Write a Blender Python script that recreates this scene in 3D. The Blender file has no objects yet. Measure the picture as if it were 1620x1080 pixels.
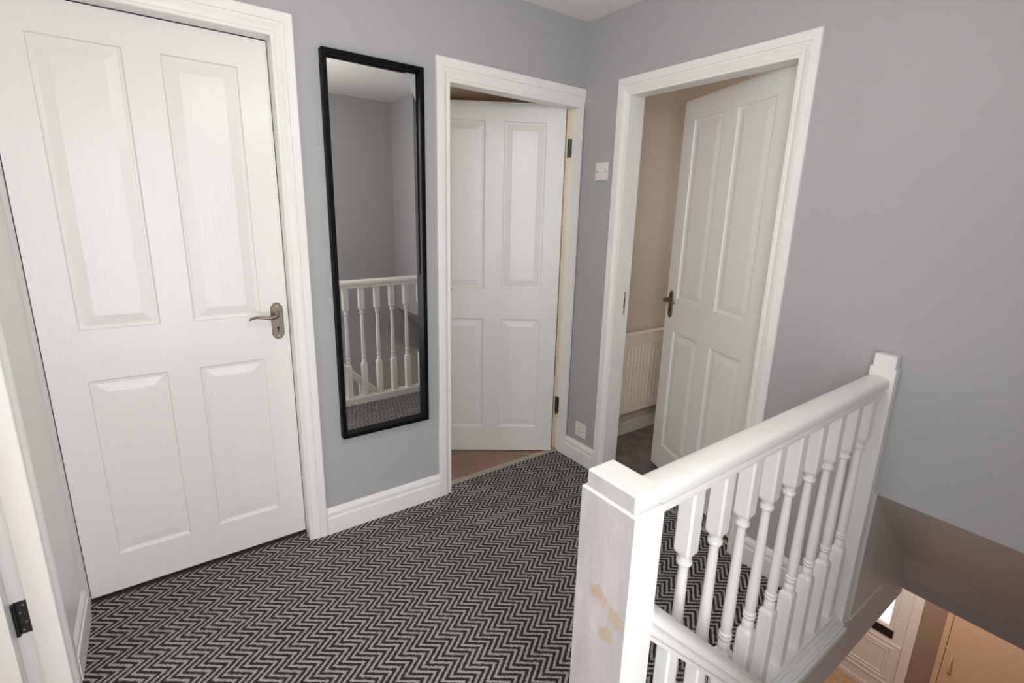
import bpy, bmesh, math
from mathutils import Vector, Matrix

# ------------------------------------------------------------------ scene, camera, light
sc = bpy.context.scene
COL = sc.collection
R = math.radians

cam_d = bpy.data.cameras.new('camera')
cam = bpy.data.objects.new('camera', cam_d)
COL.objects.link(cam)
cam.location = (-1.88909612, -2.05603965, 1.42455096)
cam.rotation_euler = (R(76.46604452), R(-1.68517321), R(-36.09663996))
cam_d.sensor_width = 36.0
cam_d.lens = 779.726 / 1620 * 36.0
cam_d.shift_x = -12.67 / 1620
cam_d.shift_y = -15.42 / 1620
cam_d.clip_start = 0.02
sc.camera = cam

sc.view_settings.view_transform = 'Standard'
sc.view_settings.look = 'None'
sc.view_settings.gamma = 1
sc.view_settings.use_curve_mapping = False
sc.view_settings.exposure = 0.95

w = bpy.data.worlds.new('sky')
sc.world = w
w.use_nodes = True
bg = w.node_tree.nodes['Background']
bg.inputs[0].default_value = (0.93, 0.97, 1.0, 1)
bg.inputs[1].default_value = 1.3


def area(name, loc, target, sx, sy, power, col=(1, 1, 1), spread=None):
    d = bpy.data.lights.new(name, 'AREA')
    d.shape = 'RECTANGLE'
    d.size = sx
    d.size_y = sy
    d.energy = power
    d.color = col
    if spread:
        d.spread = R(spread)
    o = bpy.data.objects.new(name, d)
    COL.objects.link(o)
    o.location = loc
    o.rotation_euler = (Vector(target) - Vector(loc)).to_track_quat('-Z', 'Y').to_euler()
    return o


def point(name, loc, power, col, r=0.06):
    d = bpy.data.lights.new(name, 'POINT')
    d.energy = power
    d.color = col
    d.shadow_soft_size = r
    o = bpy.data.objects.new(name, d)
    COL.objects.link(o)
    o.location = loc
    return o


# daylight through the landing window behind the photographer
area('landing_daylight', (-1.85, -2.52, 1.12), (-1.60, 0.0, 0.80), 0.66, 1.70, 12.8, (0.98, 0.985, 1.0))
# unseen fill light added above the head of the stairs, brightening the whole landing
point('landing_fill_light', (-1.35, -1.42, 1.98), 8.0, (1.0, 0.985, 0.96), 0.12)
# daylight of the rooms ahead and right; the side room holds an added fill
area('bathroom_daylight', (-0.5, 2.2, 1.7), (-0.5, 0.0, 1.2), 0.8, 0.8, 13, (1.0, 0.95, 0.88))
area('bedroom_daylight', (2.25, -0.55, 1.5), (0.8, -0.1, 0.8), 0.6, 1.0, 6, (1.0, 0.95, 0.90))
area('side_room_fill_light', (-3.30, -1.05, 0.95), (0.0, -0.55, 0.65), 0.8, 1.5, 6.5, (0.98, 0.985, 1.0))  # fill added in the unseen side room to brighten the landing's lower parts
# warm lamp in the hall downstairs
point('hall_lamp_light', (1.75, -1.25, -0.75), 16, (1.0, 0.86, 0.73))

# ------------------------------------------------------------------ materials


def new_mat(name):
    m = bpy.data.materials.new(name)
    m.use_nodes = True
    nt = m.node_tree
    b = nt.nodes['Principled BSDF']
    return m, nt, b


def N(nt, t, **kw):
    n = nt.nodes.new(t)
    for k, v in kw.items():
        setattr(n, k, v)
    return n


def srgb(r, g, b):
    f = lambda c: (c / 255) / 12.92 if c / 255 <= 0.04045 else (((c / 255) + 0.055) / 1.055) ** 2.4
    return (f(r), f(g), f(b), 1)


def coords(nt, scale=(1, 1, 1)):
    tc = N(nt, 'ShaderNodeTexCoord')
    mp = N(nt, 'ShaderNodeMapping')
    mp.inputs['Scale'].default_value = scale
    nt.links.new(tc.outputs['Object'], mp.inputs['Vector'])
    return mp.outputs['Vector']


def noise(nt, vec, scale, detail=4, rough=0.5, dist=0.0):
    n = N(nt, 'ShaderNodeTexNoise')
    n.inputs['Scale'].default_value = scale
    n.inputs['Detail'].default_value = detail
    n.inputs['Roughness'].default_value = rough
    n.inputs['Distortion'].default_value = dist
    nt.links.new(vec, n.inputs['Vector'])
    return n.outputs['Fac']


def ramp(nt, fac, stops):
    r = N(nt, 'ShaderNodeValToRGB')
    el = r.color_ramp.elements
    el[0].position, el[0].color = stops[0]
    el[1].position, el[1].color = stops[-1]
    for p, c in stops[1:-1]:
        e = el.new(p)
        e.color = c
    nt.links.new(fac, r.inputs['Fac'])
    return r.outputs['Color']


def bump(nt, b, h, strength, dist):
    n = N(nt, 'ShaderNodeBump')
    n.inputs['Strength'].default_value = strength
    n.inputs['Distance'].default_value = dist
    nt.links.new(h, n.inputs['Height'])
    nt.links.new(n.outputs['Normal'], b.inputs['Normal'])


def paint(name, rgb, rough=0.5, var=0.03, nscale=2.5, bs=0.15, bscale=60, bdist=0.001, spec=0.5, coat=0.0):
    m, nt, b = new_mat(name)
    v = coords(nt)
    f = noise(nt, v, nscale, 4)
    c = srgb(*rgb)
    lo = tuple(x * (1 - var) for x in c[:3]) + (1,)
    hi = tuple(min(1, x * (1 + var)) for x in c[:3]) + (1,)
    nt.links.new(ramp(nt, f, [(0.3, lo), (0.7, hi)]), b.inputs['Base Color'])
    b.inputs['Roughness'].default_value = rough
    b.inputs['Specular IOR Level'].default_value = spec
    b.inputs['Coat Weight'].default_value = coat
    b.inputs['Coat Roughness'].default_value = 0.15
    if bs:
        bump(nt, b, noise(nt, v, bscale, 3), bs, bdist)
    return m


def math_n(nt, op, a, b=None, c=None):
    n = N(nt, 'ShaderNodeMath', operation=op)
    for i, x in enumerate((a, b, c)):
        if x is None:
            continue
        if isinstance(x, (int, float)):
            n.inputs[i].default_value = x
        else:
            nt.links.new(x, n.inputs[i])
    return n.outputs[0]


def grained_white(name, rgb, rough):
    m, nt, b = new_mat(name)
    v = coords(nt, (150, 150, 6))
    f = noise(nt, v, 1.3, 4, 0.6, 1.5)
    b.inputs['Base Color'].default_value = srgb(*rgb)
    b.inputs['Roughness'].default_value = rough
    bump(nt, b, f, 0.45, 0.0012)
    return m


def metal(name, rgb, rough):
    m, nt, b = new_mat(name)
    v = coords(nt)
    f = noise(nt, v, 120, 4)
    c = srgb(*rgb)
    nt.links.new(ramp(nt, f, [(0.3, tuple(x * 0.8 for x in c[:3]) + (1,)), (0.7, c)]), b.inputs['Base Color'])
    b.inputs['Metallic'].default_value = 1
    b.inputs['Roughness'].default_value = rough
    return m


def chevron_carpet():
    m, nt, b = new_mat('chevron carpet')
    v = coords(nt)
    # slightly wandering yarns
    wob = N(nt, 'ShaderNodeTexNoise')
    wob.inputs['Scale'].default_value = 160
    wob.inputs['Detail'].default_value = 2
    nt.links.new(v, wob.inputs['Vector'])
    sep = N(nt, 'ShaderNodeSeparateXYZ')
    nt.links.new(v, sep.inputs[0])
    wsep = N(nt, 'ShaderNodeSeparateColor')
    nt.links.new(wob.outputs['Color'], wsep.inputs[0])
    x = math_n(nt, 'ADD', sep.outputs[0], math_n(nt, 'MULTIPLY', math_n(nt, 'SUBTRACT', wsep.outputs[0], 0.5), 0.010))
    y = math_n(nt, 'ADD', sep.outputs[1], math_n(nt, 'MULTIPLY', math_n(nt, 'SUBTRACT', wsep.outputs[1], 0.5), 0.010))
    # zigzag running along y: period .0805, swing .054 in x, one dark line every .0288
    tri = math_n(nt, 'PINGPONG', math_n(nt, 'SUBTRACT', y, -0.2925), 0.04025)
    tri = math_n(nt, 'DIVIDE', tri, 0.04025)
    u = math_n(nt, 'SUBTRACT', math_n(nt, 'SUBTRACT', x, -1.220), math_n(nt, 'MULTIPLY', tri, 0.054))
    f = math_n(nt, 'PINGPONG', u, 0.0144)
    f = math_n(nt, 'DIVIDE', f, 0.0144)          # 0 = centre of dark line, 1 = centre of light line
    fine = noise(nt, v, 420, 3, 0.7)
    f2 = math_n(nt, 'ADD', f, math_n(nt, 'MULTIPLY', math_n(nt, 'SUBTRACT', fine, 0.5), 0.55))
    base = ramp(nt, f2, [(0.46, srgb(54, 50, 50)), (0.64, srgb(172, 168, 164))])
    spk = ramp(nt, noise(nt, v, 330, 2, 0.8), [(0.34, (0.5, 0.5, 0.5, 1)), (0.66, (1.3, 1.3, 1.3, 1))])
    mx = N(nt, 'ShaderNodeMix', data_type='RGBA', blend_type='MULTIPLY')
    mx.inputs['Factor'].default_value = 0.85
    nt.links.new(base, mx.inputs[6])
    nt.links.new(spk, mx.inputs[7])
    nt.links.new(mx.outputs[2], b.inputs['Base Color'])
    b.inputs['Roughness'].default_value = 0.95
    b.inputs['Specular IOR Level'].default_value = 0.15
    h = math_n(nt, 'ADD', math_n(nt, 'MULTIPLY', f, 0.4), fine)
    bump(nt, b, h, 0.6, 0.004)
    return m


def speckled_carpet(name, dark, light, scale=300):
    m, nt, b = new_mat(name)
    v = coords(nt)
    f = noise(nt, v, scale, 4, 0.8)
    big = noise(nt, v, 14, 3, 0.6)
    f = math_n(nt, 'ADD', f, math_n(nt, 'MULTIPLY', math_n(nt, 'SUBTRACT', big, 0.5), 0.3))
    nt.links.new(ramp(nt, f, [(0.35, srgb(*dark)), (0.65, srgb(*light))]), b.inputs['Base Color'])
    b.inputs['Roughness'].default_value = 0.95
    b.inputs['Specular IOR Level'].default_value = 0.1
    bump(nt, b, f, 0.6, 0.004)
    return m


def worn_shaded_newel_paint():
    m, nt, b = new_mat('worn shaded newel paint')
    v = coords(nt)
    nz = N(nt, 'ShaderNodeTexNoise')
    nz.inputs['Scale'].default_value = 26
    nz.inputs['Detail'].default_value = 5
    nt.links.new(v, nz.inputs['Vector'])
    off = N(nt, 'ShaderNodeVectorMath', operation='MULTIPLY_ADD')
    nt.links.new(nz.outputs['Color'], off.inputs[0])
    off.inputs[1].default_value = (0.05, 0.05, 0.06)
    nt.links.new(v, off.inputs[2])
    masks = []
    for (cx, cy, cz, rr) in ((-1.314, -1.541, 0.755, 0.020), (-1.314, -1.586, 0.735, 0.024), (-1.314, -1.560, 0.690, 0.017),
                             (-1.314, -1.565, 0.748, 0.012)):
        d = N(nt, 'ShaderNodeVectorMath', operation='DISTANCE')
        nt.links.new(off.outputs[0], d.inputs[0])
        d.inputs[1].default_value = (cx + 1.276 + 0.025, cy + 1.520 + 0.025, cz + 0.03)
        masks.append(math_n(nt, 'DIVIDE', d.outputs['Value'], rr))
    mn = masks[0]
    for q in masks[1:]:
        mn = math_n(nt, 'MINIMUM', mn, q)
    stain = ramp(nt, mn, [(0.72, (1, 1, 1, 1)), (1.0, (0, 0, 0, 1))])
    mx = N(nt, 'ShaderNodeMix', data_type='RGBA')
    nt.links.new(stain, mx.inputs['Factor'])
    var = ramp(nt, noise(nt, coords(nt, (1, 1, 0.25)), 18, 4), [(0.35, srgb(180, 173, 171)), (0.65, srgb(196, 190, 188))])  # grey base darker than the gloss: this side's shade put into the colour
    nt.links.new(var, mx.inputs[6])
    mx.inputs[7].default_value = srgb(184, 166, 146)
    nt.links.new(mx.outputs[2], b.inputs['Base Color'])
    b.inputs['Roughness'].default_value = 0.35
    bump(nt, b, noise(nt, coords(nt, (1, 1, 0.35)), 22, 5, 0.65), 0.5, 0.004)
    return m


WALL = paint('grey wall paint', (169, 168, 169), 0.62, 0.015, 1.5, 0.12, 35, 0.002)
CEIL = paint('white ceiling paint', (232, 228, 223), 0.7, 0.015, 2, 0.2, 25, 0.002)
CREAM = paint('cream wall paint', (216, 200, 182), 0.6, 0.02, 2, 0.1, 40, 0.002)
GLOSS = paint('white gloss paint', (228, 226, 222), 0.28, 0.012, 6, 0.12, 22, 0.002)
TRIM = paint('white trim paint', (233, 230, 226), 0.33, 0.02, 8, 0.15, 30, 0.002)
DOORW = grained_white('white door paint', (226, 224, 220), 0.28)
PANELW = grained_white('white grained door panel', (226, 224, 220), 0.24)
CREAMTRIM = paint('cream trim paint', (232, 222, 203), 0.4, 0.02, 6, 0.1, 30, 0.001)
RADW = paint('cream radiator enamel', (242, 232, 214), 0.3, 0.01, 6, 0.0)
BLACKF = paint('black mirror frame', (11, 11, 12), 0.5, 0.1, 60, 0.2, 200, 0.0006, 0.10)
PEWTER = metal('brushed pewter', (150, 138, 124), 0.33)
HINGE = metal('dark hinge steel', (92, 94, 96), 0.4)
STEEL = metal('threshold metal', (196, 190, 176), 0.38)
DARK = paint('dark opening', (16, 14, 13), 0.7, 0.1, 30, 0)
PLASTIC = paint('white plastic', (226, 218, 214), 0.3, 0.01, 10, 0)
SLOT = paint('socket slot', (96, 84, 78), 0.6, 0.05, 30, 0)
CARPET = chevron_carpet()
BROWNC = speckled_carpet('brown carpet', (142, 116, 100), (178, 150, 132))
TAN = paint('tan wall paint', (138, 118, 98), 0.6, 0.02, 2, 0.1, 40, 0.002)
DARKC = speckled_carpet('dark heather carpet', (70, 62, 60), (146, 134, 132), 200)
UPVC = paint('white front door', (224, 218, 214), 0.35, 0.01, 5, 0)
BLACKP = paint('black letterbox plastic', (14, 14, 14), 0.35, 0.1, 30, 0)
CUP = paint('cream cupboard paint', (200, 170, 142), 0.5, 0.03, 3, 0.1, 30, 0.001)
HALLW = paint('hall wall paint', (150, 128, 114), 0.6, 0.02, 2, 0.1, 30, 0.001)
SOFF = paint('taupe soffit paint', (184, 174, 166), 0.35, 0.02, 3, 0.3, 9, 0.006)
WOODF = speckled_carpet('hall wood floor', (176, 142, 112), (200, 168, 136), 12)
NEWEL = worn_shaded_newel_paint()
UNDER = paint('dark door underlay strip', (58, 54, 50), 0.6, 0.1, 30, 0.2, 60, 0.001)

mm, nt_, b_ = new_mat('mirror glass')
b_.inputs['Base Color'].default_value = (0.90, 0.90, 0.89, 1)
b_.inputs['Metallic'].default_value = 1
b_.inputs['Roughness'].default_value = 0.0
MIRROR = mm
gm, gnt, gb = new_mat('frosted door glass')
gb.inputs['Base Color'].default_value = (1, 1, 1, 1)
gb.inputs['Transmission Weight'].default_value = 1.0
gb.inputs['Roughness'].default_value = 0.45
gb.inputs['IOR'].default_value = 1.1
FROST = gm
wm, wnt, wb = new_mat('window glass')
wb.inputs['Base Color'].default_value = (1, 1, 1, 1)
wb.inputs['Transmission Weight'].default_value = 1.0
wb.inputs['Roughness'].default_value = 0.0
wb.inputs['IOR'].default_value = 1.02
WGLASS = wm


# ------------------------------------------------------------------ mesh helpers
def link(name, bm, mat, parent=None, bevel=0, smooth=False, segs=2):
    bmesh.ops.recalc_face_normals(bm, faces=bm.faces[:])
    me = bpy.data.meshes.new(name)
    bm.to_mesh(me)
    bm.free()
    mats = mat if isinstance(mat, (list, tuple)) else [mat]
    for m in mats:
        me.materials.append(m)
    o = bpy.data.objects.new(name, me)
    COL.objects.link(o)
    if parent is not None:
        o.parent = parent
    if smooth:
        for p in me.polygons:
            p.use_smooth = True
        me.set_sharp_from_angle(angle=R(38))
    if bevel:
        md = o.modifiers.new('bevel', 'BEVEL')
        md.width = bevel
        md.segments = segs
        md.limit_method = 'ANGLE'
        md.angle_limit = R(40)
    return o


def box(bm, x0, x1, y0, y1, z0, z1, mi=0):
    vs = [bm.verts.new((x, y, z)) for x in (x0, x1) for y in (y0, y1) for z in (z0, z1)]
    q = [(0, 1, 3, 2), (4, 6, 7, 5), (0, 4, 5, 1), (2, 3, 7, 6), (0, 2, 6, 4), (1, 5, 7, 3)]
    for f in q:
        fc = bm.faces.new([vs[i] for i in f])
        fc.material_index = mi


def boxes(name, lst, mat, parent=None, bevel=0):
    bm = bmesh.new()
    for b in lst:
        box(bm, *b)
    return link(name, bm, mat, parent, bevel)


def loft(bm, rings, close_ring=False, cap=True, mi=0):
    """rings: list of lists of 3D points, same length each."""
    vr = [[bm.verts.new(p) for p in r] for r in rings]
    n = len(rings[0])
    for a, b in zip(vr, vr[1:]):
        for i in range(n if close_ring else n - 1):
            j = (i + 1) % n
            f = bm.faces.new((a[i], a[j], b[j], b[i]))
            f.material_index = mi
    if cap and close_ring:
        for r in (vr[0], vr[-1]):
            try:
                f = bm.faces.new(r)
                f.material_index = mi
            except ValueError:
                pass
    return vr


def prism(bm, pts, a, b, axis, mi=0):
    """closed polygon pts (2D) extruded along axis from a to b."""
    def P(p, t):
        if axis == 'x':
            return (t, p[0], p[1])
        if axis == 'y':
            return (p[0], t, p[1])
        return (p[0], p[1], t)
    loft(bm, [[P(p, a) for p in pts], [P(p, b) for p in pts]], True, True, mi)


def lathe(bm, prof, cx, cy, seg=20, square=None):
    rings = []
    for r, z in prof:
        rings.append([(cx + r * math.cos(2 * math.pi * i / seg), cy + r * math.sin(2 * math.pi * i / seg), z) for i in range(seg)])
    loft(bm, rings, True, True)


def tube(bm, pts, radii, seg=10):
    rings = []
    for i, p in enumerate(pts):
        p = Vector(p)
        a = Vector(pts[max(0, i - 1)])
        b = Vector(pts[min(len(pts) - 1, i + 1)])
        d = (b - a).normalized()
        up = Vector((0, 0, 1)) if abs(d.z) < 0.9 else Vector((0, 1, 0))
        s = d.cross(up).normalized()
        t = s.cross(d)
        r = radii[i] if isinstance(radii, (list, tuple)) else radii
        rx, ry = r if isinstance(r, tuple) else (r, r)
        rings.append([tuple(p + s * math.cos(2 * math.pi * k / seg) * rx + t * math.sin(2 * math.pi * k / seg) * ry) for k in range(seg)])
    loft(bm, rings, True, True)


def struct(o, label=None):
    o['kind'] = 'structure'
    return o


def tag(o, label, cat, group=None):
    o['label'] = label
    o['category'] = cat
    if group:
        o['group'] = group
    return o


def empty(name, loc=(0, 0, 0), rz=0, parent=None):
    o = bpy.data.objects.new(name, None)
    COL.objects.link(o)
    o.location = loc
    o.rotation_euler = (0, 0, rz)
    o.empty_display_size = 0.1
    if parent is not None:
        o.parent = parent
    return o


# ------------------------------------------------------------------ key sizes
CZ = 2.367                 # ceiling
XL = -2.235                # left wall face
YB = -2.41                 # back wall face (behind the photographer)
VY = -1.575                # stairwell edge plane (front face of landing apron)
GZ = -2.55                 # hall floor downstairs
XF = 2.734                 # wall with the front door downstairs
D1 = (-2.224, -1.485, 1.995)
D2 = (-0.787, -0.020, 1.962)
D3 = (-0.327, -1.093, 1.976)
D4 = (-0.390, -1.150, 1.976)
LT = 0.025                 # thickness of door linings

# ------------------------------------------------------------------ shell
# wall with the closed door, the mirror and the half-open door
struct(boxes('wall_back', [
    (XL - .1, D1[0] - LT, 0.0, .1, 0, CZ), (D1[0] - LT, D1[1] + LT, 0, .1, D1[2] + LT, CZ),
    (D1[1] + LT, D2[0] - LT, 0, .1, 0, CZ), (D2[0] - LT, -0.0001, 0, .1, D2[2] + LT, CZ),
    (D2[1] + 0.012, -0.0001, 0.0005, .1, 0, D2[2] + LT)], WALL))
# wall on the right, runs on over the stairs
struct(boxes('wall_right', [
    (0, .1, D3[0] + LT, 0.1, 0, CZ), (0, .1, D3[1] - LT, D3[0] + LT, D3[2] + LT, CZ),
    (0, .1, VY + .03, D3[1] - LT, 0, CZ), (0, .1, VY, VY + .03, .53, CZ), (0, .1, YB, VY, .53, CZ)], WALL))
struct(boxes('wall_left', [
    (XL - .1, XL, D4[0] + LT, 0, 0, CZ), (XL - .1, XL, D4[1] - LT, D4[0] + LT, D4[2] + LT, CZ),
    (XL - .1, XL, YB, D4[1] - LT, 0, CZ)], WALL))
# behind the photographer: window opening, and down to the hall along the stairs
WX0, WX1, WZ0, WZ1 = -2.20, -1.50, 0.25, 2.00
struct(boxes('wall_front', [
    (XL - .1, WX0, YB - .12, YB, -0.25, CZ), (WX1, 0.1, YB - .12, YB, -0.25, CZ),
    (WX0, WX1, YB - .12, YB, -0.25, WZ0), (WX0, WX1, YB - .12, YB, WZ1, CZ),
    (-1.4, XF, YB - .12, YB, GZ, -.25), (.1, .77, YB - .12, YB, -.25, .53)], WALL))
struct(boxes('ceiling', [(XL - .1, .1, YB - .12, .1, CZ, CZ + .08)], CEIL))
# landing floor: carpet on the slab
struct(boxes('floor', [
    (XL - .1, 0.10, VY + .03, D1[0] and 0.052, -.18, 0),
    (XL - .1, -1.275, YB, VY + .03, -.18, 0)], CARPET))
# apron of the landing beside the stairs, running on as the side of the void
bm = bmesh.new()
prism(bm, [(-1.30, 0.022), (-1.30, -.18), (0.645, -.18), (0.64, -.15), (0.59, -.065), (0.515, 0.068), (0.0, 0.53), (0.0, 0.022)],
      VY, VY + .029, 'y')
struct(link('trim_1', bm, paint('apron paint', (198, 190, 186), 0.4, 0.02, 3, 0.25, 10, 0.004)))
struct(boxes('trim_2', [(-1.275 - .03, -1.2755, YB, VY, -.18, -.001)], GLOSS))
# sloping soffit and lintel under the wall over the stairs
bm = bmesh.new()
sp = [(0.0, 0.53), (0.515, 0.068), (0.59, -.065), (0.59, .53)]
prism(bm, sp, YB, VY, 'y')
struct(link('ceiling_soffit', bm, SOFF))
bm = bmesh.new()
prism(bm, [(0.5905, -.0655), (0.645, -.16), (0.76, -.16), (0.76, -.02), (0.5905, -.02)], YB, VY + .0, 'y')
struct(link('trim_3', bm, paint('lintel paint', (172, 170, 172), 0.5, 0.02, 4, 0.15, 20, 0.002)))
# fine plaster bead at landing floor level beyond the end newel post
boxes('trim_4', [(0.0, .30, VY - .003, VY, 0.018, 0.026)], TRIM)['kind'] = 'structure'

# skirting: profile (h outward, z)
SK = [(0, 0), (.018, 0), (.018, .075), (.0165, .080), (.0125, .082), (.0125, .090), (.0155, .094), (.0155, .104), (.012, .112), (.006, .122), (0, .124)]


def skirting(name, kind, a, b, base, flip=1, mat=None):
    bm = bmesh.new()
    if kind == 'x':      # runs along x, faces -y, wall face at y=base
        prism(bm, [(base - h * flip, z) for h, z in SK], a, b, 'x')
    else:                # runs along y, wall face at x=base, faces -x (flip=1) or +x (flip=-1)
        prism(bm, [(base - h * flip, z) for h, z in SK], a, b, 'y')
    return struct(link(name, bm, mat or TRIM, None, 0.0012))


skirting('baseboard_back', 'x', -1.4095, -0.8535, 0)
skirting('baseboard_right', 'y', -0.2515, -0.0005, 0)
skirting('baseboard_right_far', 'y', -1.4915, -1.1645, 0)
skirting('baseboard_left', 'y', -0.313, -0.020, XL, -1)
# painted board between the left-hand door and the corner
struct(boxes('trim_5', [(XL, XL + .007, -.314, -.0005, .124, 2.05)], TRIM, None, 0.001))

# ------------------------------------------------------------------ door frames and leaves
AP = [(0, 0), (0, .008), (.002, .0105), (.006, .0105), (.0075, .0065), (.0105, .0065), (.012, .0095), (.014, .0095), (.016, .0080), (.024, .0115),
      (.033, .0165), (.037, .0165), (.0385, .0120), (.0415, .0120), (.043, .0165), (.069, .0165), (.072, .0135), (.072, 0)]


def T_back(a, z, h):
    return (a, -h, z)


def T_right(a, z, h):
    return (-h, a, z)


def T_left(a, z, h):
    return (XL + h, a, z)


def architrave(T, a0, a1, z1, parent, W=(.072, .072, .078), left=True, right=True, end0=None, end1=None, z0=0.0):
    """a0 -> a1 inner edges (left, right as seen), z1 inner head height. W widths left, right, head."""
    sgn = 1 if a1 > a0 else -1
    bm = bmesh.new()
    cols = []
    for d, h in AP:
        t = d / .072
        p = []
        if left:
            p += [T(a0 - sgn * t * W[0], z0, h), T(a0 - sgn * t * W[0], z1 + t * W[2], h)]
        else:
            p += [T(end0, z1 + t * W[2], h)]
        if right:
            p += [T(a1 + sgn * t * W[1], z1 + t * W[2], h), T(a1 + sgn * t * W[1], z0, h)]
        else:
            p += [T(end1, z1 + t * W[2], h)]
        cols.append(p)
    n = len(cols[0])
    rings = [[c[i] for c in cols] for i in range(n)]
    loft(bm, rings, False, False)
    vs = {}
    # caps
    for r in (rings[0], rings[-1]):
        bm.faces.new([bm.verts.new(p) for p in r])
    bmesh.ops.remove_doubles(bm, verts=bm.verts[:], dist=1e-6)
    return link('architrave', bm, TRIM, parent, 0)


def lining(T, a0, a1, z1, parent, depth, thick):
    """rebated boards lining the opening: thick part from the wall face to `thick`, then stepped back 12 mm to `depth`"""
    sgn = 1 if a1 > a0 else -1
    bm = bmesh.new()

    def bx(A0, A1, Z0, Z1, h0, h1):
        p, q = T(A0, Z0, h0), T(A1, Z1, h1)
        box(bm, min(p[0], q[0]), max(p[0], q[0]), min(p[1], q[1]), max(p[1], q[1]), Z0, Z1)
    e = 0.0006
    tight = abs(a1) < .03
    wr = .011 if tight else LT - e
    s_ = .0105 if tight else .012
    bx(a0 - sgn * (LT - e), a0, 0, z1, 0.0, -thick)
    bx(a0 - sgn * (LT - e), a0 - sgn * .012, 0, z1 + .012, -thick, -depth)
    bx(a1, a1 + sgn * wr, 0, z1, 0.0165 if tight else 0.0, -thick)
    bx(a1 + sgn * s_, a1 + sgn * wr, 0, z1 + .012, -thick, -depth)
    bx(a0 - sgn * (LT - e), a1 + sgn * wr, z1, z1 + LT - e, 0.0, -thick)
    bx(a0 - sgn * (LT - e), a1 + sgn * wr, z1 + .012, z1 + LT - e, -thick, -depth)
    return link('door_lining', bm, TRIM, parent, 0)


def panel_ring(bm, x0, x1, z0, z1, y, s):
    """moulded panel on a face at y; s = +1 when recess goes to +y"""
    def rect(i, d):
        return [(x0 + i, y + s * d, z0 + i), (x1 - i, y + s * d, z0 + i), (x1 - i, y + s * d, z1 - i), (x0 + i, y + s * d, z1 - i)]
    steps = [(0, 0), (.0025, .0045), (.006, .0062), (.010, .0062), (.0125, .0072), (.015, .0072), (.042, .0036), (.046, .0030)]
    rr = [rect(i, d) for i, d in steps]
    vr = [[bm.verts.new(p) for p in r] for r in rr]
    for a, b in zip(vr, vr[1:]):
        for k in range(4):
            j = (k + 1) % 4
            f = bm.faces.new((a[k], a[j], b[j], b[k]))
            f.material_index = 0
    f = bm.faces.new(vr[-1])
    f.material_index = 1


def leaf_mesh(W, H, th, hinge, z0=0.012, stile=.100, mid=.100):
    """leaf local frame: hinge line at x=0; extends to +x (hinge='L') or -x (hinge='R'); front face y=0, thickness +y"""
    pw = (W - 2 * stile - mid) / 2
    xs = [0, stile, stile + pw, stile + pw + mid, W - stile, W]
    zs = [z0, .160, .829, 1.004, 1.892, H]
    if hinge == 'R':
        xs = [x - W for x in xs]
    bm = bmesh.new()
    for (y, s) in ((0, 1), (th, -1)):
        for i in range(5):
            for k in range(5):
                if i in (1, 3) and k in (1, 3):
                    panel_ring(bm, xs[i], xs[i + 1], zs[k], zs[k + 1], y, s)
                else:
                    bm.faces.new([bm.verts.new(p) for p in ((xs[i], y, zs[k]), (xs[i + 1], y, zs[k]), (xs[i + 1], y, zs[k + 1]), (xs[i], y, zs[k + 1]))])
    for i in range(5):
        for z in (zs[0], zs[-1]):
            bm.faces.new([bm.verts.new(p) for p in ((xs[i], 0, z), (xs[i + 1], 0, z), (xs[i + 1], th, z), (xs[i], th, z))])
    for k in range(5):
        for x in (xs[0], xs[-1]):
            bm.faces.new([bm.verts.new(p) for p in ((x, 0, zs[k]), (x, th, zs[k]), (x, th, zs[k + 1]), (x, 0, zs[k + 1]))])
    bmesh.ops.remove_doubles(bm, verts=bm.verts[:], dist=1e-5)
    return bm


def handle(parent, x, z, dirx, y=0.0):
    """backplate 45 x 148 with curved lever; dirx = direction of the lever along x; outward is -y"""
    w2, h2 = .0225, .074
    out = []
    # waisted shaped ends
    top = [(w2, h2 - .022), (w2 - .001, h2 - .016), (w2 - .006, h2 - .012), (w2 - .009, h2 - .005), (w2 - .015, h2 - .0025), (0.003, h2)]
    pts = [(a, b) for a, b in top] + [(-a, b) for a, b in reversed(top)]
    pts += [(a, -b) for a, b in [(-p, q) for p, q in top]] + [(a, -b) for a, b in reversed(top)]
    bm = bmesh.new()
    def ring(k, yy):
        return [(x + px * k, y - yy, z - .012 + pz * (1 - (1 - k) * .4)) for px, pz in pts]
    loft(bm, [ring(1, 0), ring(1, .003), ring(.93, .0052), ring(.86, .0052), ring(.82, .0042)], True, True)
    pl = link('handle_plate', bm, PEWTER, parent, 0, True)
    bm = bmesh.new()
    zc = z + .018
    # rose and neck
    tube(bm, [(x, y - .004, zc), (x, y - .010, zc)], .0125, 16)
    tube(bm, [(x, y - .008, zc), (x, y - .036, zc), (x + dirx * .004, y - .045, zc - .001), (x + dirx * .016, y - .050, zc - .006),
              (x + dirx * .034, y - .050, zc - .0075), (x + dirx * .060, y - .048, zc - .003), (x + dirx * .080, y - .046, zc - .001),
              (x + dirx * .096, y - .044, zc - .005), (x + dirx * .104, y - .043, zc - .010)],
         [.0085, .0080, .0085, (.0085, .0080), (.0080, .0070), (.0075, .0055), (.0070, .0050), (.0060, .0045), (.0030, .0030)], 12)
    link('lever_handle', bm, PEWTER, parent, 0, True)
    bm = bmesh.new()
    tube(bm, [(x, y - .0040, z - .040), (x, y - .0056, z - .040)], .0048, 14)
    box(bm, x - .0022, x + .0022, y - .0056, y - .0040, z - .056, z - .041)
    link('keyhole', bm, DARK, parent)
    bm = bmesh.new()
    for dz in (.048, -.073):
        tube(bm, [(x, y - .0040, z + dz), (x, y - .0060, z + dz)], .0032, 10)
    link('screw', bm, STEEL, parent)


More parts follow.
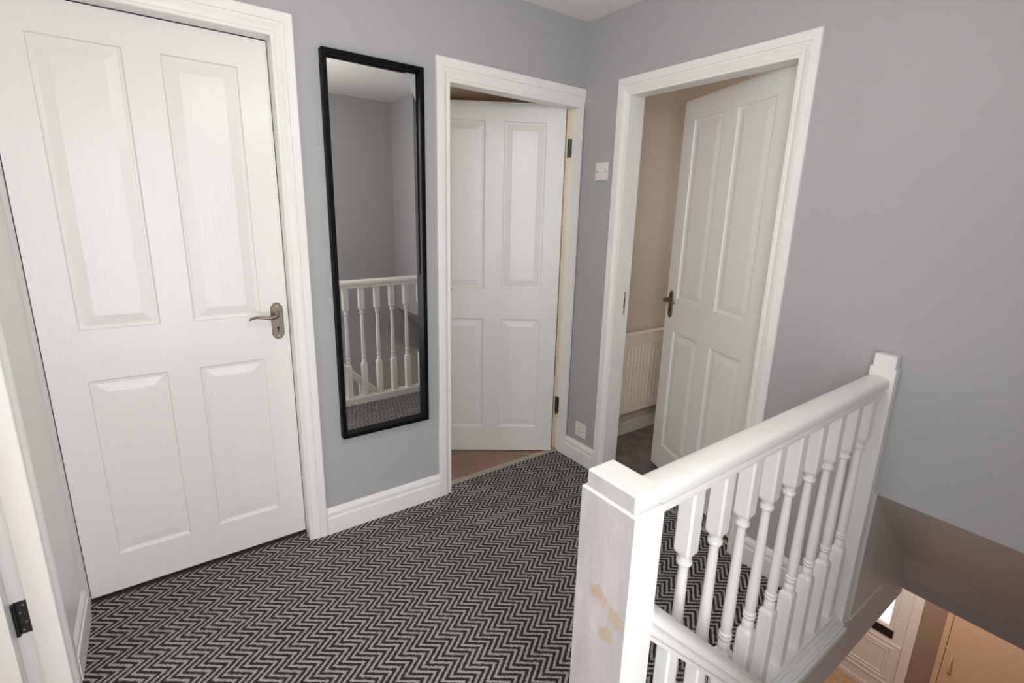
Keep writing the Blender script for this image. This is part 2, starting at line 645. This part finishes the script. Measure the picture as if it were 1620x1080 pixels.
def hinge_plate(parent, x0, x1, y0, y1, z0, z1, knuckle):
    bm = bmesh.new()
    box(bm, x0, x1, y0, y1, z0, z1)
    kx, ky = knuckle
    for i in range(5):
        a = z0 + (z1 - z0) * i / 5
        b = z0 + (z1 - z0) * (i + 1) / 5 - .001
        tube(bm, [(kx, ky, a), (kx, ky, b)], .006, 10)
    o = link('hinge', bm, HINGE, parent)
    return o


# unseen box added behind the closed door, stopping light through its gaps
struct(boxes('wall_9', [(-2.45, -2.335, .1, .9, 0, CZ), (-1.46, -1.4005, .1, .9, 0, CZ), (-2.45, -1.4005, .9, .98, 0, CZ)], CREAM))
struct(boxes('ceiling_6', [(-2.45, -1.4005, .1, .98, CZ, CZ + .08)], CREAM))
struct(boxes('floor_6', [(-2.45, -1.4005, .1001, .98, -.1, 0)], BROWNC))
# --- door 1: closed, left
d1 = struct(empty('door_1', (D1[0], 0.063, 0)))
d1['label'] = 'closed white four-panel door left of the long black-framed mirror'
lf = link('door_leaf', leaf_mesh(D1[1] - D1[0] - .004, D1[2] - .003, .035, 'L', 0.014, .098, .098), [DOORW, PANELW], d1)
lf.location = (.002, 0, 0)
handle(lf, D1[1] - D1[0] - .045, .990, -1)
e1 = empty('frame', (-D1[0], -.063, 0), 0, d1)


def reparent_frame(T, D, depth, thick, root, **kw):
    """frame pieces are built in world coordinates, then hung under the door"""
    a = architrave(T, D[0], D[1], D[2], None, **kw)
    l = lining(T, D[0], D[1], D[2], None, depth, thick)
    for o in (a, l):
        o.parent = root
        o.matrix_parent_inverse = (Matrix.Translation(root.location) @ Matrix.Rotation(root.rotation_euler[2], 4, 'Z')).inverted()
    return a, l


bpy.data.objects.remove(e1)
reparent_frame(T_back, D1, .099, .062, d1, W=(.011, .075, .081), left=True)
# dark underlay strip below the closed door
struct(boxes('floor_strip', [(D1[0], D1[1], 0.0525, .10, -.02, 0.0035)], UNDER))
struct(boxes('trim_6', [(XL + .0005, D1[0] - .0115, -.0105, -.0002, 0.125, 2.07)], TRIM))

# --- door 2: half open into the room straight ahead
d2 = struct(empty('door_2', (-0.055, 0.062, 0), R(-33.6)))
d2['label'] = 'white four-panel door ajar beside the mirror, brown carpet beyond'
lf2 = link('door_leaf', leaf_mesh(.75, 1.985, .035, 'R', 0.006), [DOORW, PANELW], d2)
lf2.location = (-.004, .0, 0)
handle(lf2, -.75 + .045, .990, 1)
reparent_frame(T_back, D2, .11, .052, d2, W=(.066, .066, .093), right=False, end1=-.0008)
for z0, z1 in ((1.727, 1.819), (.243, .343)):
    h = hinge_plate(None, -.0145, -.0117, .054, .0945, z0, z1, (-.034, .0575))
    # second leaf of the hinge, let into the door edge
    h.parent = d2
    h.matrix_parent_inverse = (Matrix.Translation(d2.location) @ Matrix.Rotation(d2.rotation_euler[2], 4, 'Z')).inverted()
bm = bmesh.new()
prism(bm, [(0.052, 0), (.056, .005), (.086, .005), (.090, 0), (.090, -.004), (.052, -.004)], D2[0], D2[1], 'x')
st = link('threshold_strip', bm, STEEL)
tag(st, 'pale metal threshold strip between chevron and brown carpets', 'threshold strip')

struct(boxes('trim_7', [(D2[1] + .0085, D2[1] + .0104, .0525, .1098, 0.006, D2[2] + .010)], CREAMTRIM))
# --- door 3: open into the room on the right
d3 = struct(empty('door_3', (0.062, -1.066, 0), R(-90 - 22.85)))
d3['label'] = 'white four-panel door standing open into the bedroom with the radiator'
lf3 = link('door_leaf', leaf_mesh(.75, 1.990, .035, 'R', 0.014, .095, .100), [DOORW, PANELW], d3)
handle(lf3, -.75 + .048, .982, 1)
reparent_frame(T_right, D3, .11, .060, d3, W=(.075, .071, .081))
bm = bmesh.new()
box(bm, .066, .084, D3[0] + .0105, D3[0] + .0122, .915, 1.040)
s = link('strike_plate', bm, STEEL)
bm = bmesh.new()
box(bm, .070, .079, D3[0] + .0101, D3[0] + .0110, .950, 1.005)
s2 = link('latch_slot', bm, DARK, s)
s.parent = d3
s.matrix_parent_inverse = (Matrix.Translation(d3.location) @ Matrix.Rotation(d3.rotation_euler[2], 4, 'Z')).inverted()
bm = bmesh.new()
prism(bm, [(0.040, 0.0), (.044, .004), (.062, .004), (.066, 0.0), (.066, -.004), (.040, -.004)], D3[1], D3[0], 'y')
for v in bm.verts:
    pass
st = link('threshold_strip', bm, STEEL)
tag(st, 'metal threshold strip at the foot of the bedroom doorway', 'threshold strip')

# --- door 4: left wall, swung open into the side room
d4 = struct(empty('door_4', (-2.309, D4[0] - .006, 0), 0))
d4['label'] = 'white door at the far left edge with a black hinge on its frame'
lf4 = link('door_leaf', leaf_mesh(.75, 1.975, .035, 'R', 0.012), [DOORW, PANELW], d4)
lf4.rotation_euler = (0, 0, 0)
lf4.location = (0, -.040, 0)
reparent_frame(T_left, (D4[0], D4[1], D4[2]), .1, .043, d4, W=(.075, .075, .081))
for z0, z1 in ((.272, .372), (1.70, 1.80)):
    bm = bmesh.new()
    box(bm, -2.306, -2.2795, D4[0] + .0100, D4[0] + .0122, z0, z1)
    tube(bm, [(-2.3065, D4[0] + .004, z0), (-2.3065, D4[0] + .004, z1)], .0045, 10)
    h = link('hinge', bm, HINGE)
    bm = bmesh.new()
    for dx, dz in ((.008, .012), (.016, .034), (.008, .066), (.016, .088)):
        tube(bm, [(-2.304 + dx, D4[0] + .0105, z0 + dz), (-2.304 + dx, D4[0] + .0090, z0 + dz)], .0028, 8)
    sc_ = link('screw', bm, STEEL, h)
    h.parent = d4
    h.matrix_parent_inverse = Matrix.Translation(d4.location).inverted()

# ------------------------------------------------------------------ rooms beyond the doors
# room straight ahead
struct(boxes('wall_2', [(-1.4, -1.3, .1, 2.6, 0, CZ), (1.0, 1.09, .1, 2.6, 0, CZ), (-1.4, 1.0, 2.6, 2.7, 0, CZ),
                        (-1.3, D2[0] - LT, .1, .11, 0, CZ), (D2[1] + .012, 1.0, .1, .11, 0, CZ), (D2[0] - LT, D2[1] + .012, .1001, .11, D2[2] + LT, CZ)], TAN))
struct(boxes('ceiling_2', [(-1.4, 1.09, .1, 2.7, CZ, CZ + .08)], TAN))
struct(boxes('floor_2', [(-1.4, 1.09, .0525, 2.7, -.1, -.002)], BROWNC))
# bedroom on the right
struct(boxes('wall_3', [(.1001, 2.4, 0.0, .1, 0, CZ)], CREAM))
struct(boxes('wall_4', [(2.4, 2.5, -2.41, .1, 0, CZ), (.1, 2.5, YB - .1, YB, 0.55, CZ), (.6, 2.5, YB - .1, YB, 0, .55),
                        (.1, .108, D3[0] + LT, 0, 0, CZ), (.1, .108, VY + .03, D3[1] - LT, 0, CZ), (.1001, .108, D3[1] - LT, D3[0] + LT, D3[2] + LT, CZ)], CREAM))
struct(boxes('ceiling_3', [(.1, 2.5, YB - .1, .1, CZ, CZ + .08)], CREAM))
struct(boxes('floor_3', [(.1001, 2.5, VY + .03, 0.0, -.18, 0.0), (.77, 2.5, YB, VY + .03, -.18, 0)], DARKC))
struct(boxes('wall_5', [(.1, .59, YB, VY + .03, .531, .58), (.59, .63, YB, VY + .03, 0, .58), (.1, .59, VY + .03, VY + .05, 0.001, .58)], CREAM))
sk = skirting('baseboard_bedroom', 'x', .109, 2.399, 0, 1, CREAMTRIM)
# side room on the left
struct(boxes('wall_6', [(-3.5, -3.4, -1.7, .1, 0, CZ), (-3.4, XL - .1, -1.8, -1.7, 0, CZ), (-3.4, XL - .1, 0, .1, 0, CZ)], CREAM))
struct(boxes('ceiling_4', [(-3.5, XL - .1, -1.8, .1, CZ, CZ + .08)], CREAM))
struct(boxes('floor_4', [(-3.5, XL - .1, -1.8, .1, -.1, 0)], BROWNC))

# radiator on the bedroom wall
rad = tag(empty('radiator', (.28, -.03, .19)), 'cream ribbed panel radiator on bedroom wall, seen through open doorway', 'radiator')
RW, RH = 0.86, 0.512
bm = bmesh.new()
n = 26
pitch = RW / n
pts = [(0, -.034)]
for i in range(n):
    x0 = i * pitch
    pts += [(x0 + .003, -.034), (x0 + .006, -.050), (x0 + .011, -.058), (x0 + pitch - .011, -.058), (x0 + pitch - .006, -.050), (x0 + pitch - .003, -.034)]
pts += [(RW, -.034), (RW, -.028), (0, -.028)]
prism(bm, pts, .055, RH - .065, 'z')
box(bm, 0, RW, -.056, -.030, 0, .055)
box(bm, 0, RW, -.056, -.030, RH - .065, RH)
link('front_panel', bm, RADW, rad, 0.002)
bm = bmesh.new()
box(bm, -.003, RW + .003, -.058, -.010, RH, RH + .012)
for i in range(28):
    pass
link('top_grille', bm, RADW, rad, 0.002)
for x0 in (-.003, RW):
    bm = bmesh.new()
    box(bm, x0, x0 + .003, -.056, -.012, .01, RH)
    link('side_panel', bm, RADW, rad)
for x0 in (.05, RW - .09):
    bm = bmesh.new()
    box(bm, x0, x0 + .04, -.030, .0295, .05, .45)
    link('wall_bracket', bm, RADW, rad)
# pipes and valve at the near end
bm = bmesh.new()
tube(bm, [(RW + .02, -.03, .03), (RW + .02, -.03, -.19)], .0075, 10)
tube(bm, [(RW, -.03, .03), (RW + .024, -.03, .03)], .011, 10)
tube(bm, [(RW + .02, -.03, .03), (RW + .02, -.03, .10)], .017, 12)
link('valve', bm, PLASTIC, rad)

# ------------------------------------------------------------------ mirror
mx0, mx1, mz0, mz1, md = -1.325, -.922, .450, 1.988, .038
mir = tag(empty('wall_mirror', ((mx0 + mx1) / 2, 0, mz0)), 'tall narrow wall mirror in a plain black box frame', 'mirror')
hw = (mx1 - mx0) / 2
hh = mz1 - mz0
bm = bmesh.new()
fw = .018
prof = [(0, 0), (0, md), (fw - .003, md), (fw, md - .003), (fw, .004), (fw + .004, .004), (fw + .004, 0)]
rings = []
for (sx, sz) in ((-1, 0), (-1, 1), (1, 1), (1, 0)):
    rings.append([(sx * (hw - d), -h - .0003, (hh - d) if sz else d) for d, h in prof])
rings.append(rings[0])
loft(bm, rings, True, False)
bmesh.ops.remove_doubles(bm, verts=bm.verts[:], dist=1e-6)
link('frame', bm, BLACKF, mir, 0.0008)
bm = bmesh.new()
box(bm, -(hw - fw) - .002, hw - fw + .002, -.0015, .0015, fw - .002, hh - fw + .002)
g = link('mirror_glass', bm, MIRROR, mir)
g.location = (0, -.0095, 0)
g.rotation_euler = (-.006, 0, .014)

# ------------------------------------------------------------------ wall plates
pl = tag(empty('blank_plate', (0, -.169, 1.643)), 'blank square white wall plate high between the two doorways', 'wall plate')
bm = bmesh.new()
box(bm, -.009, -.0003, -.043, .043, -.044, .044)
link('faceplate', bm, PLASTIC, pl, 0.002)
for sy in (-1, 1):
    bm = bmesh.new()
    tube(bm, [(-.0085, sy * .030, 0), (-.0098, sy * .030, 0)], .0035, 10)
    link('screw', bm, HINGE, pl)
so = tag(empty('power_socket', (0, -.132, .204)), 'single white power socket with switch above the skirting near the corner', 'socket')
bm = bmesh.new()
box(bm, -.009, -.0003, -.043, .043, -.043, .043)
link('faceplate', bm, PLASTIC, so, 0.002)
bm = bmesh.new()
box(bm, -.0096, -.0085, .003, .007, .008, .017)
box(bm, -.0096, -.0085, .013, .021, -.014, -.010)
box(bm, -.0096, -.0085, -.011, -.003, -.014, -.010)
link('pin_hole', bm, SLOT, so)
bm = bmesh.new()
box(bm, -.0125, -.0085, -.028, -.018, .004, .026)
link('rocker_switch', bm, PLASTIC, so, 0.0015)
for sy in (-1, 1):
    bm = bmesh.new()
    tube(bm, [(-.0085, sy * .034, -.004), (-.0098, sy * .034, -.004)], .0032, 10)
    link('screw', bm, SLOT, so)

# ------------------------------------------------------------------ landing balustrade
BY = -1.520
bal = tag(empty('landing_balustrade', (-1.276, BY, 0)), 'white landing balustrade with turned balusters, worn newel post and end post on wall', 'balustrade')
ox, oy = -1.276, BY


def post(name, x0, x1, y0, y1, z0, zs, zt, inset, mat, bev=.004):
    bm = bmesh.new()
    box(bm, x0 - ox, x1 - ox, y0 - oy, y1 - oy, z0, zs)
    o = link(name, bm, mat, bal, bev, False, 3)
    return o


def cap(o, x0, x1, y0, y1, zs, zt, i0, i1, mat, bev):
    bm = bmesh.new()
    box(bm, x0 - ox, x1 - ox, y0 - oy, y1 - oy, zs - .001, zt)
    c = link('post_cap', bm, mat, o, bev, False, 3)
    return c


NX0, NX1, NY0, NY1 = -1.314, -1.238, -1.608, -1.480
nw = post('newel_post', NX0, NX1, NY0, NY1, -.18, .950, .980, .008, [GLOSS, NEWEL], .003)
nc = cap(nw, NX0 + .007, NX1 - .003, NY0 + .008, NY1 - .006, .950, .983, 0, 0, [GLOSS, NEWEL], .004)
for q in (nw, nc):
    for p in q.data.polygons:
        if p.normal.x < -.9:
            p.material_index = 1      # stained, worn side; its shade is put into the darker colour
nw2 = post('newel_post', -.042, -.0005, -1.566, -1.492, -.0005, .975, 1.018, .006, GLOSS, .0025)
cap(nw2, -.038, -.0005, -1.560, -1.498, .975, 1.018, 0, 0, GLOSS, .0025)

# hand rail, rising a hair towards the wall
HP = [(.028, 0), (.0305, .0015), (.0315, .006), (.0305, .0105), (.0275, .0125), (.0265, .0155), (.0280, .0185), (.0325, .0210), (.0345, .026), (.0350, .034), (.0345, .042), (.0320, .0485), (.0265, .053),
      (.018, .0560), (.007, .058)]
HP = HP + [(-a, b) for a, b in reversed(HP)]


def railz(x):
    return .872 + (x + 1.24) * .0145


bm = bmesh.new()
rings = []
for x in (NX1 - .004, -.040):
    rings.append([(x - ox, BY + a - oy, railz(x) + b) for a, b in HP])
loft(bm, rings, True, True)
link('handrail', bm, GLOSS, bal, 0, True)
# base rail with stepped nosing
bm = bmesh.new()
prism(bm, [(-1.484 - oy, -.0008), (-1.484 - oy, .046), (-1.488 - oy, .050), (-1.546 - oy, .050), (-1.549 - oy, .047), (-1.549 - oy, .040),
           (-1.554 - oy, .037), (-1.557 - oy, .037), (-1.557 - oy, .030), (-1.563 - oy, .026), (-1.568 - oy, .026), (-1.569 - oy, .018),
           (-1.575 - oy, .014), (-1.582 - oy, .012), (-1.584 - oy, .006), (-1.584 - oy, -.010), (-1.5765 - oy, -.012), (-1.5765 - oy, .0225), (-1.545 - oy, .0225), (-1.545 - oy, -.0008)], NX1 - ox - .003, -.041 - ox, 'x')
link('base_rail', bm, GLOSS, bal)


def sq_ring(h, z, ch=.0):
    """square ring with 24 points"""
    pts = []
    for k in range(24):
        a = 2 * math.pi * (k + .5) / 24
        c, s_ = math.cos(a), math.sin(a)
        m = max(abs(c), abs(s_))
        px, py = c / m * h, s_ / m * h
        lim = h * math.sqrt(2) * (1 - ch)
        r = math.hypot(px, py)
        if r > lim:
            px, py = px * lim / r, py * lim / r
        pts.append((px, py, z))
    return pts


def rd_ring(r, z):
    return [(r * math.cos(2 * math.pi * (k + .5) / 24), r * math.sin(2 * math.pi * (k + .5) / 24), z) for k in range(24)]


def baluster_mesh(zb, z1, zring, z2, zt, s=.0205):
    """zb foot, z1 top of lower block, zring low ring, z2 bottom of upper block, zt top"""
    bm = bmesh.new()
    R_ = [sq_ring(s, zb, .02), sq_ring(s, z1 - .010, .02), sq_ring(s * .93, z1 - .004, .10), sq_ring(s * .84, z1, .22),
          rd_ring(.0165, z1 + .002), rd_ring(.0155, z1 + .006), rd_ring(.0165, z1 + .010),
          rd_ring(.0150, z1 + .026), rd_ring(.0125, zring - .012), rd_ring(.0125, zring - .006),
          rd_ring(.0150, zring - .004), rd_ring(.0172, zring), rd_ring(.0158, zring + .004), rd_ring(.0125, zring + .0055),
          rd_ring(.0155, zring + .008), rd_ring(.0170, zring + .0115), rd_ring(.0155, zring + .0155), rd_ring(.0132, zring + .017),
          rd_ring(.0150, zring + .045), rd_ring(.0148, zring + .090), rd_ring(.0135, zring + .16), rd_ring(.0112, z2 - .060), rd_ring(.0105, z2 - .032),
          rd_ring(.0145, z2 - .030), rd_ring(.0172, z2 - .026), rd_ring(.0176, z2 - .021), rd_ring(.0165, z2 - .017), rd_ring(.0128, z2 - .0145),
          rd_ring(.0128, z2 - .011), rd_ring(.0150, z2 - .0085), rd_ring(.0158, z2 - .006), rd_ring(.0160, z2 - .003), sq_ring(s * .84, z2 - .001, .20), sq_ring(s * .94, z2 + .003, .08), sq_ring(s, z2 + .010, .02), sq_ring(s, zt, .02)]
    loft(bm, R_, True, True)
    return bm


bxs = [-1.02 + .1175 * i for i in range(9)]
for i, x in enumerate(bxs):
    dz = .0030 * i
    bm = baluster_mesh(.0495, .302 + dz, .343 + dz, .708 + dz, railz(x) + .004)
    for v in bm.verts:
        v.co.x += x - ox
    link('baluster', bm, GLOSS, bal, 0, True)

# ------------------------------------------------------------------ stairs
stc = tag(empty('staircase', (-1.236, -1.95, 0)), 'white stair handrail on balusters, running down from the worn newel post', 'staircase')
sx_, sy_ = -1.236, -1.95
SY = -1.581


def srail(x):
    return .668 - 1.0 * (x + 1.236)


bm = bmesh.new()
SP = [(.026, 0), (.0275, .002), (.0275, .010), (.0225, .0115), (.0225, .0145), (.0265, .016), (.0285, .022), (.0288, .030), (.0270, .037), (.0235, .041), (.0235, .0435),
      (.0270, .046), (.0285, .053), (.0275, .062), (.0230, .070), (.0150, .0765), (.006, .079)]
SP = SP + [(-a, b) for a, b in reversed(SP)]
rings = []
for x in (-1.2375, 1.15):
    rings.append([(x - sx_, SY + a - sy_, srail(x) + b) for a, b in SP])
loft(bm, rings, True, True)
link('handrail', bm, GLOSS, stc, 0, True)
bm = bmesh.new()
rings = []
for x in (-1.2375, 1.15):
    zt = -.10 - (x + 1.236)
    rings.append([(x - sx_, yy - sy_, zt + zz) for yy, zz in ((-1.607, 0), (-1.5765, 0), (-1.5765, -.32), (-1.607, -.32))])
loft(bm, rings, True, True)
link('string_board', bm, GLOSS, stc, .002)
i = 0
x = -1.146
while x < 1.05:
    zt = srail(x) + .035
    zb = -.10 - (x + 1.236) - .02
    bm = baluster_mesh(zb, zb + .19, zb + .235, zt - .205, zt + .0, .0168)
    for v in bm.verts:
        v.co.x += x - sx_
        v.co.y += -1.5845 - sy_
    link('baluster', bm, GLOSS, stc, 0, True)
    x += .1175
    i += 1
for k in range(12):
    x0 = -1.2365 + .2 * k
    zt = -.205 - .2 * k
    bm = bmesh.new()
    box(bm, x0 - sx_, x0 + .225 - sx_, YB + .0005 - sy_, -1.6075 - sy_, zt - .03, zt)
    box(bm, x0 - sx_, x0 + .02 - sx_, YB + .0005 - sy_, -1.6075 - sy_, zt + .0005, zt + .17)
    link('stair_tread', bm, BROWNC, stc, .006)
# foot post of the stairs
bm = bmesh.new()
box(bm, 1.15 - sx_, 1.23 - sx_, -1.625 - sy_, -1.545 - sy_, GZ, -1.45)
link('newel_post', bm, GLOSS, stc, .004)

# ------------------------------------------------------------------ hall downstairs
struct(boxes('floor_5', [(-1.4, XF, YB, .1, GZ - .1, GZ)], WOODF))
struct(boxes('wall_7', [(-1.5, -1.4, YB - .12, .1, GZ, -.18), (-1.4, XF, 0, .1, GZ, -.18)], HALLW))
FY0, FY1 = -1.335, -.445          # front door opening in y
FH = -.42
struct(boxes('wall_8', [(XF, XF + .12, YB - .12, FY0, GZ, -.18), (XF, XF + .12, FY1, .1, GZ, -.18), (XF, XF + .12, FY0, FY1, FH, -.18)], HALLW))
struct(boxes('ceiling_5', [(.76, XF + .12, YB, .1, -.20, -.1801), (-1.4, .76, VY + .03, .1, -.20, -.1801)], CEIL))

fd = struct(empty('door_5', (XF, 0, GZ)))
fd['label'] = 'white front door downstairs with a bright glass pane and black letterbox'
# frame
bm = bmesh.new()
for a in ((FY0, FY0 + .065, 0, FH - GZ), (FY1 - .065, FY1, 0, FH - GZ), (FY0 + .065, FY1 - .065, FH - GZ - .065, FH - GZ), (FY0 + .065, FY1 - .065, 0, .05)):
    box(bm, -.012, .07, a[0], a[1], a[2], a[3])
link('door_frame', bm, UPVC, fd, .004)
# leaf with an opening for the pane
LY0, LY1 = FY0 + .068, FY1 - .068
gy0, gy1, gz0, gz1 = LY0 + .115, LY1 - .115, .70, 1.86
bm = bmesh.new()
lx = .004
for a in ((LY0, gy0, .053, FH - GZ - .068), (gy1, LY1, .053, FH - GZ - .068), (gy0, gy1, .053, gz0), (gy0, gy1, gz1, FH - GZ - .068)):
    box(bm, lx, lx + .05, a[0], a[1], a[2], a[3])
bmesh.ops.remove_doubles(bm, verts=bm.verts[:], dist=1e-5)
dl = link('door_leaf', bm, UPVC, fd)
# glazing bead round the pane
bm = bmesh.new()
def frame_ring(bm, y0, y1, z0, z1, prof):
    rr = []
    for sy2, sz2 in ((0, 0), (0, 1), (1, 1), (1, 0)):
        rr.append([(lx - h, (y1 - d) if sy2 else (y0 + d), (z1 - d) if sz2 else (z0 + d)) for d, h in prof])
    rr.append(rr[0])
    loft(bm, rr, True, False)
    bmesh.ops.remove_doubles(bm, verts=bm.verts[:], dist=1e-6)
frame_ring(bm, gy0 - .035, gy1 + .035, gz0 - .035, gz1 + .035, [(0, 0), (.002, .010), (.012, .014), (.020, .012), (.034, .004), (.036, 0)])
link('glazing_bead', bm, UPVC, dl)
bm = bmesh.new()
box(bm, lx + .018, lx + .024, gy0 - .002, gy1 + .002, gz0 - .002, gz1 + .002)
link('glass_pane', bm, FROST, dl)
# leaded line across the pane
bm = bmesh.new()
for zz in (1.02, 1.34, 1.62):
    box(bm, lx + .0165, lx + .0178, gy0, gy1, zz, zz + .004)
link('lead_strip', bm, STEEL, dl)
# letterbox
bm = bmesh.new()
box(bm, lx - .012, lx, -1.192, -.93, .592, .664)
box(bm, lx - .016, lx - .012, -1.186, -.936, .604, .652)
link('letterbox', bm, BLACKP, dl, .003)
# moulded lower panel
bm = bmesh.new()
frame_ring(bm, -1.270 + .005, -.51, .135, .555, [(0, 0), (.002, .006), (.014, .010), (.024, .004), (.040, .002), (.052, .008), (.066, .010), (.070, .004), (.070, 0)])
link('moulded_panel', bm, UPVC, dl)
bm = bmesh.new()
frame_ring(bm, -1.270 + .085, -.59, .215, .475, [(0, 0), (.002, .006), (.012, .009), (.022, .003), (.022, 0)])
link('moulded_panel', bm, UPVC, dl)

# cupboard
cb = tag(empty('hall_cupboard', (XF, -1.94, GZ)), 'tan painted full-height cupboard downstairs, beyond the front door', 'cupboard')
cy0, cy1 = -.42, .455
CT = -.182 - GZ
bm = bmesh.new()
box(bm, -.045, -.0005, cy0, cy1, 0, CT)
link('cupboard_body', bm, CUP, cb, .002)
bm = bmesh.new()
for a in ((cy1 - .035, cy1, 0, CT), (cy0, cy0 + .035, 0, CT), (cy0 + .035, cy1 - .035, CT - .04, CT), (cy0 + .035, cy1 - .035, 0, .06)):
    box(bm, -.062, -.0455, a[0], a[1], a[2], a[3])
link('frame', bm, CUP, cb, .002)
bm = bmesh.new()
box(bm, -.064, -.0455, cy0 + .039, cy1 - .039, .064, CT - .044)
cd = link('cupboard_door', bm, CUP, cb, .002)
bm = bmesh.new()
hy, hz = cy1 - .039 - .045, .70
tube(bm, [(-.062, hy, hz + .065), (-.080, hy, hz + .062), (-.098, hy, hz + .035), (-.102, hy, hz), (-.098, hy, hz - .035), (-.080, hy, hz - .062), (-.062, hy, hz - .065)], [(.006, .006)] * 7, 8)
link('handle', bm, CUP, cd, 0, True)
bm = bmesh.new()
tube(bm, [(-.066, cy1 - .037, CT - .16), (-.066, cy1 - .037, CT - .10)], .005, 8)
link('hinge', bm, HINGE, cd)

# ------------------------------------------------------------------ landing window behind the photographer
wn = struct(empty('window_1', ((WX0 + WX1) / 2, YB - .05, WZ0)))
ww, wh = (WX1 - WX0) / 2, WZ1 - WZ0
bm = bmesh.new()
for a in ((-ww, -ww + .045, 0, wh), (ww - .045, ww, 0, wh), (-ww + .045, ww - .045, 0, .045), (-ww + .045, ww - .045, wh - .045, wh)):
    box(bm, a[0], a[1], -.03, .02, a[2], a[3])
link('window_frame', bm, UPVC, wn, .002)
bm = bmesh.new()
box(bm, -ww - .03, ww + .03, .0502, .085, -.028, -.001)
link('window_sill', bm, GLOSS, wn, .003)
